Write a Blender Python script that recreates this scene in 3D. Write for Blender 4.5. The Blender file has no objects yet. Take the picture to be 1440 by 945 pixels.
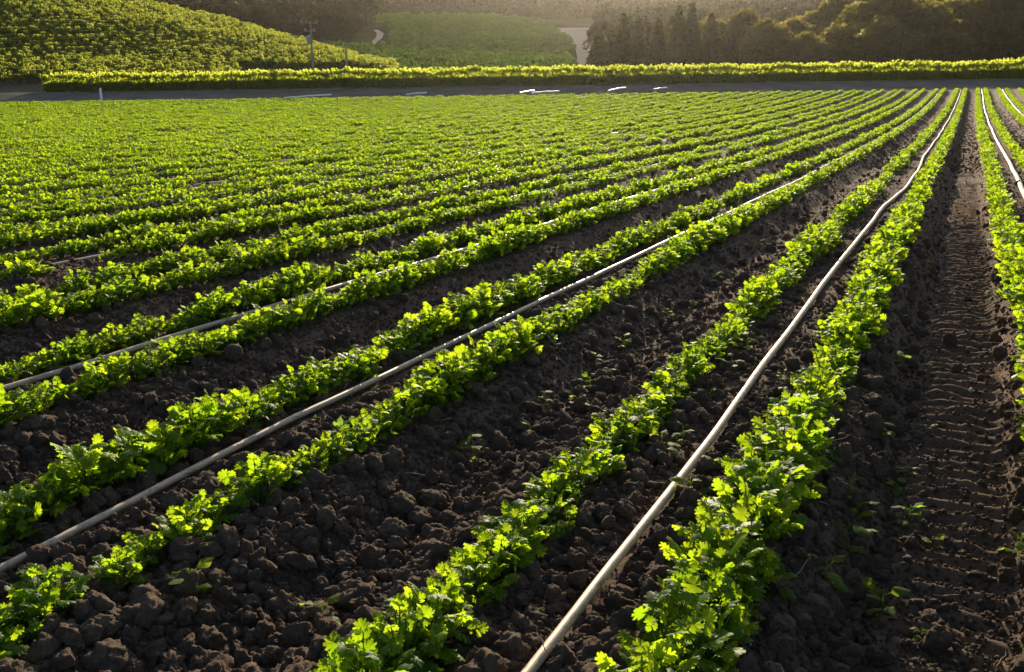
import bpy, math, random
import numpy as np
from mathutils import Matrix, Vector

rng = np.random.default_rng(7)
random.seed(7)
scene = bpy.context.scene
COL = scene.collection

# ------------------------------------------------------------------ camera, sky, sun, exposure
F_PX, CX, CY, EYE = 1280.0, 720.0, 472.5, 1.6
ROLL, PITCH, YAW = math.radians(0.8), math.radians(14.60), math.radians(-26.2)
SUN_AZ, SUN_EL = math.radians(-20.0), math.radians(18.0)     # azimuth from +Y (the row direction), minus = towards -X

_f = np.array([math.sin(YAW) * math.cos(PITCH), math.cos(YAW) * math.cos(PITCH), -math.sin(PITCH)])
_r0 = np.array([math.cos(YAW), -math.sin(YAW), 0.0])
_u0 = np.cross(_r0, _f)
_r = math.cos(ROLL) * _r0 - math.sin(ROLL) * _u0
_u = math.cos(ROLL) * _u0 + math.sin(ROLL) * _r0
FWD = np.array([math.sin(YAW), math.cos(YAW)])               # horizontal view direction
RGT = np.array([math.cos(YAW), -math.sin(YAW)])

cam_d = bpy.data.cameras.new("camera")
cam_d.sensor_width = 36.0
cam_d.lens = F_PX / 1440.0 * 36.0
cam_d.clip_start, cam_d.clip_end = 0.05, 6000.0
cam = bpy.data.objects.new("camera", cam_d)
COL.objects.link(cam)
cam.matrix_world = Matrix(((_r[0], _u[0], -_f[0], 0), (_r[1], _u[1], -_f[1], 0), (_r[2], _u[2], -_f[2], EYE), (0, 0, 0, 1)))
scene.camera = cam

world = bpy.data.worlds.new("World")
scene.world = world
world.use_nodes = True
wn = world.node_tree.nodes
wl = world.node_tree.links
bg = wn["Background"]
sky = wn.new("ShaderNodeTexSky")
sky.sky_type = 'NISHITA'
sky.sun_disc = False
sky.sun_elevation = SUN_EL
sky.sun_rotation = SUN_AZ
sky.dust_density = 1.5
wl.new(sky.outputs[0], bg.inputs[0])
bg.inputs[1].default_value = 0.095

sun_d = bpy.data.lights.new("sun", 'SUN')
sun_d.energy = 5.0
sun_d.angle = math.radians(0.5)
sun_d.color = (1.0, 0.86, 0.64)
sun = bpy.data.objects.new("sun", sun_d)
COL.objects.link(sun)
sdir = Vector((math.sin(SUN_AZ) * math.cos(SUN_EL), math.cos(SUN_AZ) * math.cos(SUN_EL), math.sin(SUN_EL)))
sun.rotation_euler = sdir.to_track_quat('Z', 'Y').to_euler()

scene.view_settings.view_transform = 'Standard'
scene.view_settings.look = 'None'
scene.view_settings.gamma = 1.0
scene.view_settings.use_curve_mapping = False
scene.view_settings.exposure = 0.8
scene.render.engine = 'CYCLES'
scene.cycles.max_bounces = 8
scene.cycles.diffuse_bounces = 4
scene.cycles.glossy_bounces = 2
scene.cycles.transmission_bounces = 4
scene.cycles.volume_bounces = 0
scene.cycles.transparent_max_bounces = 6
scene.cycles.use_denoising = True
scene.cycles.caustics_reflective = False
scene.cycles.caustics_refractive = False

# ------------------------------------------------------------------ helpers
def ray(px, py):
    return (px - CX) / F_PX * _r - (py - CY) / F_PX * _u + _f

def at(px, py, dist):
    """point seen at a pixel of the photograph, at a horizontal distance along the view"""
    d = ray(px, py)
    t = dist / (d[0] * FWD[0] + d[1] * FWD[1])
    return d * t + np.array([0, 0, EYE])

def proj(P):
    P = np.atleast_2d(P) - np.array([0, 0, EYE])
    k = P @ _f
    k = np.where(k < 0.01, 0.01, k)
    return CX + F_PX * (P @ _r) / k, CY - F_PX * (P @ _u) / k, P @ _f

def smooth(a, b, x):
    t = np.clip((np.asarray(x, float) - a) / (b - a), 0, 1)
    return t * t * (3 - 2 * t)

_LAT = np.random.default_rng(3).random((256, 256))
def vnoise(x, y):
    x = np.asarray(x, float); y = np.asarray(y, float)
    xi = np.floor(x).astype(int); yi = np.floor(y).astype(int)
    fx = x - xi; fy = y - yi
    fx = fx * fx * (3 - 2 * fx); fy = fy * fy * (3 - 2 * fy)
    g = lambda a, b: _LAT[a & 255, b & 255]
    return (g(xi, yi) * (1 - fx) + g(xi + 1, yi) * fx) * (1 - fy) + (g(xi, yi + 1) * (1 - fx) + g(xi + 1, yi + 1) * fx) * fy

def fbm(x, y, o=4):
    s = 0; a = 1; n = 0
    for i in range(o):
        s = s + a * vnoise(x * 2 ** i + 17.3 * i, y * 2 ** i + 5.1 * i); n += a; a *= 0.5
    return s / n - 0.5

def mesh_np(name, V, faces, mats, midx=None, smooth_shade=True):
    """faces: list of (N,k) integer arrays"""
    me = bpy.data.meshes.new(name)
    V = np.asarray(V, np.float32)
    me.vertices.add(len(V)); me.vertices.foreach_set("co", V.ravel())
    loops = np.concatenate([f.ravel() for f in faces]).astype(np.int32)
    tot = np.concatenate([np.full(len(f), f.shape[1], np.int32) for f in faces])
    start = np.concatenate([[0], np.cumsum(tot)[:-1]]).astype(np.int32)
    me.loops.add(len(loops)); me.loops.foreach_set("vertex_index", loops)
    me.polygons.add(len(tot)); me.polygons.foreach_set("loop_start", start)
    try: me.polygons.foreach_set("loop_total", tot)
    except Exception: pass
    if midx is not None: me.polygons.foreach_set("material_index", np.asarray(midx, np.int32))
    me.polygons.foreach_set("use_smooth", np.full(len(tot), smooth_shade, bool))
    for m in mats: me.materials.append(m)
    me.update(calc_edges=True); me.validate()
    return me

def link(name, me, parent=None, loc=None, col=None):
    o = bpy.data.objects.new(name, me)
    (col or COL).objects.link(o)
    if parent is not None: o.parent = parent
    if loc is not None: o.location = [float(v) for v in loc]
    return o

def tag(o, label=None, cat=None, group=None, kind=None):
    if label: o['label'] = label
    if cat: o['category'] = cat
    if group: o['group'] = group
    if kind: o['kind'] = kind
    return o

class MB:
    """collects shapes into one mesh"""
    def __init__(s): s.V = []; s.F3 = []; s.F4 = []; s.M3 = []; s.M4 = []; s.n = 0
    def add(s, V, F, m=0):
        V = np.asarray(V, float); F = np.asarray(F, int)
        s.V.append(V)
        if F.shape[1] == 3: s.F3.append(F + s.n); s.M3.append(np.full(len(F), m))
        else: s.F4.append(F + s.n); s.M4.append(np.full(len(F), m))
        s.n += len(V)
    def tube(s, pts, rad, sides=6, m=0, cap=True):
        pts = np.asarray(pts, float); n = len(pts)
        rad = np.broadcast_to(np.asarray(rad, float), (n,))
        T = np.gradient(pts, axis=0); T /= np.linalg.norm(T, axis=1)[:, None] + 1e-9
        ref = np.array([0, 0, 1.0]) if abs(T[:, 2]).mean() < 0.8 else np.array([1.0, 0, 0])
        A = np.cross(T, ref); A /= np.linalg.norm(A, axis=1)[:, None] + 1e-9
        B = np.cross(T, A)
        th = np.linspace(0, 2 * np.pi, sides, endpoint=False)
        V = pts[:, None, :] + rad[:, None, None] * (np.cos(th)[None, :, None] * A[:, None, :] + np.sin(th)[None, :, None] * B[:, None, :])
        V = V.reshape(-1, 3)
        i = np.arange(n - 1)[:, None] * sides; j = np.arange(sides)[None, :]; j2 = (j + 1) % sides
        F = np.stack([i + j, i + j2, i + sides + j2, i + sides + j], -1).reshape(-1, 4)
        s.add(V, F, m)
        if cap:
            b = s.n
            s.add(np.vstack([V[:sides], pts[:1]]), np.stack([np.full(sides, sides), (np.arange(sides) + 1) % sides, np.arange(sides)], -1), m)
            s.add(np.vstack([V[-sides:], pts[-1:]]), np.stack([np.full(sides, sides), np.arange(sides), (np.arange(sides) + 1) % sides], -1), m)
    def box(s, c, half, m=0, rotz=0.0):
        c = np.asarray(c, float); h = np.asarray(half, float)
        V = np.array([[x, y, z] for x in (-1, 1) for y in (-1, 1) for z in (-1, 1)], float) * h
        cr, sr = math.cos(rotz), math.sin(rotz)
        V = np.stack([V[:, 0] * cr - V[:, 1] * sr, V[:, 0] * sr + V[:, 1] * cr, V[:, 2]], -1) + c
        s.add(V, [[0, 1, 3, 2], [4, 6, 7, 5], [0, 4, 5, 1], [2, 3, 7, 6], [0, 2, 6, 4], [1, 5, 7, 3]], m)
    def mesh(s, name, mats, smooth_shade=True):
        faces = []; mi = []
        if s.F3: faces.append(np.concatenate(s.F3)); mi.append(np.concatenate(s.M3))
        if s.F4: faces.append(np.concatenate(s.F4)); mi.append(np.concatenate(s.M4))
        return mesh_np(name, np.concatenate(s.V), faces, mats, np.concatenate(mi), smooth_shade)

def quads(P, U, Vv):
    """quads centred at P with half axes U, V -> vertices, faces"""
    n = len(P)
    V = np.stack([P - U - Vv, P + U - Vv, P + U + Vv, P - U + Vv], 1).reshape(-1, 3)
    return V, np.arange(4 * n).reshape(-1, 4)

def rand_axes(n, size, r, up=0.0):
    a = r.normal(size=(n, 3)); a /= np.linalg.norm(a, axis=1)[:, None]
    b = r.normal(size=(n, 3)); b = np.cross(a, b); b /= np.linalg.norm(b, axis=1)[:, None]
    s = size * r.uniform(0.6, 1.3, n)[:, None]
    return a * s, b * s * 0.7

def hang_axes(n, size, r, bias=0.9):
    h = np.array([math.sin(SUN_AZ), math.cos(SUN_AZ), 0.25])
    a = h * bias + r.normal(size=(n, 3)) * 0.55; a /= np.linalg.norm(a, axis=1)[:, None]
    b = np.cross(a, r.normal(size=(n, 3))); b /= np.linalg.norm(b, axis=1)[:, None]
    c = np.cross(a, b); s = size * r.uniform(0.6, 1.3, n)[:, None]
    return b * s, c * s * 0.75

# ------------------------------------------------------------------ materials
def nodes(name):
    m = bpy.data.materials.new(name); m.use_nodes = True
    t = m.node_tree
    return m, t, t.nodes["Principled BSDF"], t.nodes["Material Output"]

def ramp(t, fac, stops):
    r = t.nodes.new("ShaderNodeValToRGB")
    while len(r.color_ramp.elements) < len(stops): r.color_ramp.elements.new(0.5)
    for e, (p, c) in zip(r.color_ramp.elements, stops):
        e.position = p; e.color = (*c, 1)
    t.links.new(fac, r.inputs[0])
    return r.outputs[0]

def noise(t, scale, detail=4, rough=0.6, coord='Object'):
    tc = t.nodes.new("ShaderNodeTexCoord"); n = t.nodes.new("ShaderNodeTexNoise")
    n.inputs["Scale"].default_value = scale; n.inputs["Detail"].default_value = detail; n.inputs["Roughness"].default_value = rough
    t.links.new(tc.outputs[coord], n.inputs["Vector"])
    return n.outputs[0]

def bump(t, p, h, strength, dist):
    b = t.nodes.new("ShaderNodeBump"); b.inputs["Strength"].default_value = strength; b.inputs["Distance"].default_value = dist
    t.links.new(h, b.inputs["Height"]); t.links.new(b.outputs[0], p.inputs["Normal"])

def mat_simple(name, stops, rough=0.9, scale=3.0, bump_d=0.0, bump_scale=30.0, spec=0.3, metallic=0.0, coord='Object'):
    m, t, p, out = nodes(name)
    t.links.new(ramp(t, noise(t, scale, coord=coord), stops), p.inputs["Base Color"])
    p.inputs["Roughness"].default_value = rough
    p.inputs["Specular IOR Level"].default_value = spec
    p.inputs["Metallic"].default_value = metallic
    if bump_d: bump(t, p, noise(t, bump_scale, 6, 0.65, coord), 1.0, bump_d)
    return m

def mat_leaf(name, dark, light, tr_dark, tr_light, mix=0.5, rough=0.45, spec=0.35, scale=6.0):
    """green leaf that lets light through; each plant gets its own tone"""
    m, t, p, out = nodes(name)
    oi = t.nodes.new("ShaderNodeObjectInfo")
    ad = t.nodes.new("ShaderNodeMath"); ad.operation = 'MULTIPLY_ADD'; ad.inputs[1].default_value = 0.45
    n = noise(t, scale, 2)
    t.links.new(oi.outputs["Random"], ad.inputs[0])
    sc = t.nodes.new("ShaderNodeMath"); sc.operation = 'MULTIPLY_ADD'; sc.inputs[1].default_value = 1.1; sc.inputs[2].default_value = -0.28
    t.links.new(n, sc.inputs[0]); t.links.new(sc.outputs[0], ad.inputs[2])
    t.links.new(ramp(t, ad.outputs[0], [(0.1, dark), (0.9, light)]), p.inputs["Base Color"])
    p.inputs["Roughness"].default_value = rough; p.inputs["Specular IOR Level"].default_value = spec
    tr = t.nodes.new("ShaderNodeBsdfTranslucent")
    t.links.new(ramp(t, ad.outputs[0], [(0.1, tr_dark), (0.9, tr_light)]), tr.inputs[0])
    mx = t.nodes.new("ShaderNodeMixShader"); mx.inputs[0].default_value = mix
    t.links.new(p.outputs[0], mx.inputs[1]); t.links.new(tr.outputs[0], mx.inputs[2])
    t.links.new(mx.outputs[0], out.inputs[0])
    return m

M = {}
M['straw'] = mat_simple('dry_straw', [(0.3, (0.25, 0.19, 0.12)), (0.7, (0.42, 0.34, 0.22))], 0.9, 20.0)
M['crop'] = mat_leaf('crop_leaf', (0.038, 0.095, 0.008), (0.08, 0.15, 0.012), (0.34, 0.56, 0.008), (0.64, 0.78, 0.02), 0.60, 0.5, 0.20, 9.0)
M['stem'] = mat_leaf('crop_stem', (0.07, 0.14, 0.02), (0.10, 0.18, 0.03), (0.20, 0.34, 0.03), (0.3, 0.45, 0.05), 0.35)
M['weed'] = mat_leaf('weed_leaf', (0.05, 0.10, 0.015), (0.09, 0.15, 0.02), (0.30, 0.48, 0.03), (0.52, 0.62, 0.05), 0.55, 0.6, 0.1)
M['broad'] = mat_leaf('broad_leaf', (0.06, 0.12, 0.03), (0.09, 0.17, 0.04), (0.22, 0.42, 0.04), (0.34, 0.55, 0.05), 0.5)
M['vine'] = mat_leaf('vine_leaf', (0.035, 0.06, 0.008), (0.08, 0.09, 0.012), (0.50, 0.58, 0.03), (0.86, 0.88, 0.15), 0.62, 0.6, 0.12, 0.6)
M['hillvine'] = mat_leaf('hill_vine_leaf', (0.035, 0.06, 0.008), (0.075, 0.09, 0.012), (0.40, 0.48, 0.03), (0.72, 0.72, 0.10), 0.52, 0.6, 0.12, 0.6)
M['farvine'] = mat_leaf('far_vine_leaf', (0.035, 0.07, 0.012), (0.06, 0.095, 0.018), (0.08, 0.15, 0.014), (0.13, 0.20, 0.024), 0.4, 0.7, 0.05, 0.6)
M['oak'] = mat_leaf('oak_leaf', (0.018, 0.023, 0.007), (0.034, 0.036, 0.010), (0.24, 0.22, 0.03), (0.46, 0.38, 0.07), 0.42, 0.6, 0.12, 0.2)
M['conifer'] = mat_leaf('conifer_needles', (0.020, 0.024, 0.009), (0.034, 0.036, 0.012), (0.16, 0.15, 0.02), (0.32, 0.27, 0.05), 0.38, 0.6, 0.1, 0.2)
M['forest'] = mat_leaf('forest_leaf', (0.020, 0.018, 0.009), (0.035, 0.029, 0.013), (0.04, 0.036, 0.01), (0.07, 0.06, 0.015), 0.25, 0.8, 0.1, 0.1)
M['bark'] = mat_simple('bark', [(0.3, (0.05, 0.035, 0.025)), (0.7, (0.11, 0.08, 0.06))], 0.95, 2.0)
M['pole'] = mat_simple('weathered_pole_wood', [(0.3, (0.20, 0.16, 0.12)), (0.7, (0.34, 0.28, 0.22))], 0.9, 2.0)
M['greymetal'] = mat_simple('grey_metal', [(0.3, (0.22, 0.22, 0.22)), (0.7, (0.34, 0.34, 0.34))], 0.5, 5.0)
M['whitepaint'] = mat_simple('white_paint', [(0.3, (0.7, 0.72, 0.74)), (0.7, (0.8, 0.8, 0.8))], 0.3, 5.0)
M['stakemetal'] = mat_simple('dark_metal', [(0.3, (0.05, 0.045, 0.04)), (0.7, (0.12, 0.10, 0.09))], 0.6, 8.0)
M['road'] = mat_simple('dirt_road', [(0.3, (0.10, 0.092, 0.078)), (0.7, (0.175, 0.158, 0.13))], 0.95, 0.35, 0.02, 3.0, spec=0.0)
M['path'] = mat_simple('pale_dirt', [(0.3, (0.22, 0.205, 0.18)), (0.7, (0.31, 0.285, 0.25))], 0.95, 0.1, spec=0.0)
M['hillsoil'] = mat_simple('hill_soil', [(0.3, (0.10, 0.085, 0.05)), (0.7, (0.16, 0.13, 0.08))], 0.95, 0.08, spec=0.0)
M['hillgrass'] = mat_simple('hill_grass', [(0.3, (0.03, 0.034, 0.014)), (0.7, (0.055, 0.052, 0.024))], 0.95, 0.08, spec=0.0)
M['hillbrown'] = mat_simple('hill_scrub', [(0.3, (0.035, 0.03, 0.018)), (0.7, (0.06, 0.05, 0.03))], 0.95, 0.05, spec=0.0)
M['stone'] = mat_simple('pale_stone', [(0.3, (0.30, 0.29, 0.28)), (0.7, (0.48, 0.47, 0.45))], 0.85, 30.0, 0.002, 200)

def mat_soil(name, dark, light, bsc=70.0, bd=0.012, sc1=2.2, sc2=55.0):
    m, t, p, out = nodes(name)
    n1 = noise(t, sc1, 6, 0.7); n2 = noise(t, sc2, 5, 0.7)
    mx = t.nodes.new("ShaderNodeMath"); mx.operation = 'MULTIPLY_ADD'; mx.inputs[1].default_value = 0.6
    t.links.new(n1, mx.inputs[0])
    h = t.nodes.new("ShaderNodeMath"); h.operation = 'MULTIPLY'; h.inputs[1].default_value = 0.4
    t.links.new(n2, h.inputs[0]); t.links.new(h.outputs[0], mx.inputs[2])
    t.links.new(ramp(t, mx.outputs[0], [(0.32, dark), (0.66, light)]), p.inputs["Base Color"])
    p.inputs["Roughness"].default_value = 0.95; p.inputs["Specular IOR Level"].default_value = 0.08
    bump(t, p, noise(t, bsc, 8, 0.75), 1.0, bd)
    return m
M['soil'] = mat_soil('field_soil', (0.085, 0.056, 0.038), (0.185, 0.122, 0.082))
M['clod'] = mat_soil('soil_clod', (0.14, 0.098, 0.070), (0.38, 0.275, 0.20), 5.0, 0.22, 1.2, 6.0)

def mat_pipe(name, dark, light, rough):
    m, t, p, out = nodes(name)
    tc = t.nodes.new("ShaderNodeTexCoord"); mp = t.nodes.new("ShaderNodeMapping"); mp.inputs["Scale"].default_value = (45, 14, 45)
    n = t.nodes.new("ShaderNodeTexNoise"); n.inputs["Scale"].default_value = 1.0; n.inputs["Detail"].default_value = 6; n.inputs["Roughness"].default_value = 0.7
    t.links.new(tc.outputs["Object"], mp.inputs[0]); t.links.new(mp.outputs[0], n.inputs["Vector"])
    t.links.new(ramp(t, n.outputs[0], [(0.30, dark), (0.50, light), (0.8, tuple(min(1, c * 1.15) for c in light))]), p.inputs["Base Color"])
    p.inputs["Roughness"].default_value = rough; p.inputs["Specular IOR Level"].default_value = 0.5
    bump(t, p, n.outputs[0], 0.4, 0.002)
    return m
M['pipe_white'] = mat_pipe('dusty_white_pipe', (0.15, 0.11, 0.07), (0.62, 0.46, 0.30), 0.5)
M['pipe_grey'] = mat_pipe('dusty_grey_pipe', (0.14, 0.11, 0.08), (0.48, 0.37, 0.255), 0.38)

# ------------------------------------------------------------------ ground: one sheet with beds and furrows
PITCH_BED = 1.85
BED0 = -0.97
END_D, ROAD_D0, ROAD_D1 = 95.0, 96.0, 105.0

def depth_of(X, Y): return X * FWD[0] + Y * FWD[1]
def base_z(X, Y):
    D = depth_of(X, Y)
    t = np.clip((D - 26.0) / (END_D - 26.0), 0, 1)
    z = 1.88 * t ** 2
    z = z + 1.12 * smooth(END_D + 0.5, ROAD_D1 + 1, D)
    return z + 0.0 * X

def bed_k(X): return np.round((np.asarray(X) - BED0) / PITCH_BED)
def bed_profile(X):
    X = np.asarray(X, float)
    # the wheel furrow right of the nearest bed is wider and deeper than the rest
    fu = np.abs(X - 0.07)
    k = bed_k(X)
    u = np.abs(X - BED0 - k * PITCH_BED)
    z = -0.15 * smooth(0.50, 0.84, u)
    wheel = -0.235 * (1 - smooth(0.22, 0.47, fu))
    z = np.where((X > -0.52) & (X < 0.62), wheel, z)
    return z

def soil_z(X, Y, fine=True):
    z = base_z(X, Y)
    D = depth_of(X, Y)
    infield = 1 - smooth(END_D - 1.0, END_D + 0.3, D)
    near = 1 - smooth(30, 60, D)
    prof = bed_profile(X + 0.05 * fbm(X * 0.7, Y * 0.9, 2))
    z = z + prof * infield
    if fine:
        a = fbm(X * 2.3, Y * 2.3, 3) * 0.05 + fbm(X * 11, Y * 11, 3) * 0.035
        b = np.abs(fbm(X * 24 + 3, Y * 24, 2)) * -0.03
        wheel = ((X > -0.15) & (X < 0.36)) * 1.0
        z = z + (a + b) * infield * (1 - 0.25 * wheel) * np.where(D < 60, 1, 0.6)
        # tyre lug prints in the wheel furrow
        fx = X - 0.12
        m = smooth(-0.25, -0.17, fx) * (1 - smooth(0.20, 0.25, fx)) * infield
        ph = (Y + 0.35 * np.maximum(fx, 0) ** 1.5 + 0.10 * np.maximum(-fx, 0) + 0.04 * fbm(X * 5, Y * 3, 2)) / 0.14
        lug = (0.5 + 0.5 * np.cos(2 * np.pi * ph)) ** 1.5
        z = z + m * (0.35 + 0.65 * smooth(2.4, 4.4, Y)) * (0.045 * lug * (0.35 + 1.3 * np.clip(fbm(X * 6, Y * 4, 3) + 0.5, 0, 1)) - 0.016)
        bank = np.exp(-((fx - 0.24) / 0.05) ** 2)
        z = z + bank * 0.03 * infield
    return z

def axis(a, b, step, lo, hi, growth):
    mid = list(np.arange(a, b, step))
    L = []; s = step; x = a
    while x > lo: s *= growth; x -= s; L.append(x)
    R = []; s = step; x = mid[-1]
    while x < hi: s *= growth; x += s; R.append(x)
    return np.array(L[::-1] + mid + R)

xs = axis(-4.2, 0.9, 0.016, -420.0, 300.0, 1.013)
ys = axis(1.2, 13.0, 0.019, -15.0, 700.0, 1.014)
XX, YY = np.meshgrid(xs, ys)
ZZ = soil_z(XX, YY)
nx, ny = len(xs), len(ys)
ii = (np.arange(ny - 1)[:, None] * nx + np.arange(nx - 1)[None, :])
FQ = np.stack([ii, ii + 1, ii + nx + 1, ii + nx], -1).reshape(-1, 4)
me = mesh_np("ground", np.stack([XX, YY, ZZ], -1).reshape(-1, 3), [FQ], [M['soil']])
tag(link("ground", me), kind='structure')

# the dirt road between field and vines: a sheet that follows the bank
def strip_mesh(name, D0, D1, S0, S1, lift, mat, nd=8, ns=160, crown=0.0):
    S = np.linspace(S0, S1, ns); Dn = np.linspace(D0, D1, nd)
    SS, DD = np.meshgrid(S, Dn)
    X = SS * RGT[0] + DD * FWD[0]; Y = SS * RGT[1] + DD * FWD[1]
    Z = base_z(X, Y) + lift + 0.03 * fbm(X * 0.8, Y * 0.8, 3)
    i = (np.arange(nd - 1)[:, None] * ns + np.arange(ns - 1)[None, :])
    Fq = np.stack([i, i + 1, i + ns + 1, i + ns], -1).reshape(-1, 4)
    return mesh_np(name, np.stack([X, Y, Z], -1).reshape(-1, 3), [Fq], [mat])
tag(link("road", strip_mesh("road", ROAD_D0, 119.0, -120, 110, 0.03, M['road'], 24, 240)), kind='structure')

# ------------------------------------------------------------------ hills, built from base line to crest line
def loft(name, lines, mat, nu=90, nv=40, bumpy=0.5, sc=0.03):
    """lines: list (base to top) of lists of (px, py, distance)"""
    rows = []
    for ln in lines:
        ln = np.array(ln, float)
        P = np.array([at(*p) for p in ln])
        d = np.concatenate([[0], np.cumsum(np.linalg.norm(np.diff(ln[:, :1], axis=0), axis=1))]); d /= d[-1]
        u = np.linspace(0, 1, nu)
        Q = np.stack([np.interp(u, d, P[:, c]) for c in range(3)], -1)
        k = np.ones(9) / 9
        Qp = np.pad(Q, ((4, 4), (0, 0)), mode='edge')
        Q = np.stack([np.convolve(Qp[:, c], k, 'valid') for c in range(3)], -1)
        rows.append(Q)
    rows = np.array(rows)
    v = np.linspace(0, len(lines) - 1, nv)
    i0 = np.minimum(v.astype(int), len(lines) - 2); fr = (v - i0)[:, None, None]
    G = rows[i0] * (1 - fr) + rows[i0 + 1] * fr
    G[:, :, 2] += bumpy * fbm(G[:, :, 0] * sc, G[:, :, 1] * sc, 4) * np.minimum(1, v)[:, None]
    i = (np.arange(nv - 1)[:, None] * nu + np.arange(nu - 1)[None, :])
    Fq = np.stack([i, i + 1, i + nu + 1, i + nu], -1).reshape(-1, 4)
    o = tag(link(name, mesh_np(name, G.reshape(-1, 3), [Fq], [mat])), kind='structure')
    return G, o

def on_loft(G, a, b):
    """bilinear point on a lofted grid, a across, b up (0..1)"""
    nv, nu = G.shape[:2]
    x = np.clip(a, 0, 1) * (nu - 1.001); y = np.clip(b, 0, 1) * (nv - 1.001)
    xi = x.astype(int); yi = y.astype(int); fx = (x - xi)[:, None]; fy = (y - yi)[:, None]
    return (G[yi, xi] * (1 - fx) + G[yi, xi + 1] * fx) * (1 - fy) + (G[yi + 1, xi] * (1 - fx) + G[yi + 1, xi + 1] * fx) * fy

# left vineyard hill
hill_l, _ = loft("vineyard_hill", [
    [(-700, 146, 116), (-200, 140, 117), (0, 132, 118), (200, 128, 119), (400, 124, 120), (560, 120, 121), (620, 118, 122)],
    [(-700, 60, 130), (-200, 72, 132), (0, 84, 136), (200, 90, 138), (400, 92, 136), (560, 101, 132), (620, 106, 130)],
    [(-700, -60, 160), (-200, -10, 160), (0, 20, 160), (200, 40, 158), (400, 70, 150), (560, 100, 140), (620, 107, 136)],
    [(-700, -210, 225), (-200, -110, 215), (0, -48, 200), (225, 14, 185), (310, 34, 172), (430, 68, 158), (490, 88, 150), (560, 103, 144), (620, 108, 140)],
    [(-700, -190, 290), (-200, -90, 275), (0, -30, 260), (225, 40, 235), (310, 60, 215), (430, 92, 195), (490, 105, 175), (560, 112, 160), (620, 114, 150)],
], M['hillsoil'], 110, 60, 1.0, 0.05)

# middle slope with a dim vineyard
hill_m, _ = loft("field_slope", [
    [(200, 135, 125), (560, 130, 125), (850, 126, 125), (1150, 122, 125), (1600, 116, 125)],
    [(200, 112, 160), (560, 106, 165), (850, 102, 165), (1150, 98, 165), (1600, 94, 165)],
    [(200, 60, 240), (440, 66, 240), (560, 76, 232), (700, 82, 225), (850, 86, 225), (1150, 84, 225), (1600, 76, 225)],
    [(200, 40, 300), (440, 34, 330), (560, 27, 340), (640, 26, 345), (760, 34, 335), (850, 50, 310), (1150, 50, 300), (1600, 40, 290)],
    [(200, 30, 380), (440, 20, 400), (560, 14, 410), (640, 14, 410), (760, 20, 400), (850, 30, 380), (1150, 30, 380), (1600, 20, 380)],
], M['hillgrass'], 110, 50, 1.5, 0.02)

# wooded hills behind, out of the frame's top
hill_b, _ = loft("far_hill", [
    [(-900, 60, 330), (250, 50, 330), (550, 45, 370), (850, 50, 370), (1150, 60, 350), (1600, 70, 300), (2300, 70, 280)],
    [(-900, -40, 420), (250, -20, 420), (550, 10, 460), (850, 12, 470), (1150, 10, 440), (1600, -20, 380), (2300, -40, 360)],
    [(-900, -130, 540), (250, -100, 540), (550, -50, 570), (850, -45, 580), (1150, -60, 560), (1600, -120, 500), (2300, -140, 480)],
    [(-900, -120, 640), (250, -90, 640), (550, -42, 650), (850, -36, 650), (1150, -50, 640), (1600, -110, 600), (2300, -120, 580)],
], M['hillbrown'], 120, 40, 6.0, 0.012)

# pale dirt tracks on the middle slope
def drape(name, pts, lift=0.25):
    """strip through pixel edges (pxL, pxR, b) laid on the middle slope"""
    V = []
    from mathutils.bvhtree import BVHTree
    nv, nu = hill_m.shape[:2]
    i = (np.arange(nv - 1)[:, None] * nu + np.arange(nu - 1)[None, :])
    Fq = np.stack([i, i + 1, i + nu + 1, i + nu], -1).reshape(-1, 4)
    T = BVHTree.FromPolygons([tuple(map(float, v)) for v in hill_m.reshape(-1, 3)], [tuple(map(int, f)) for f in Fq])
    for l, r, y in pts:
        for q in np.linspace(l, r, 5):
            d = ray(q, y); h = T.ray_cast(Vector((0, 0, EYE)), Vector(d).normalized())
            p = h[0] if h[0] else Vector(at(q, y, 300))
            V.append((p.x, p.y, p.z + lift))
    n = len(pts)
    j = (np.arange(n - 1)[:, None] * 5 + np.arange(4)[None, :])
    Fq = np.stack([j, j + 1, j + 6, j + 5], -1).reshape(-1, 4)
    tag(link(name, mesh_np(name, V, [Fq], [M['path']])), kind='structure')
def dense(pts, n=24):
    P = np.array(pts, float); t = np.linspace(0, len(P) - 1, n)
    return [tuple(np.interp(t_, np.arange(len(P)), P[:, c]) for c in range(3)) for t_ in t]
drape("path", dense([(808, 848, 99), (808, 843, 92), (812, 838, 84), (810, 833, 74), (806, 830, 64), (796, 826, 54), (786, 824, 46), (778, 834, 40)]))
drape("path", dense([(517, 525, 66), (522, 531, 60), (529, 538, 54), (530, 540, 48), (525, 532, 43)]))

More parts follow.
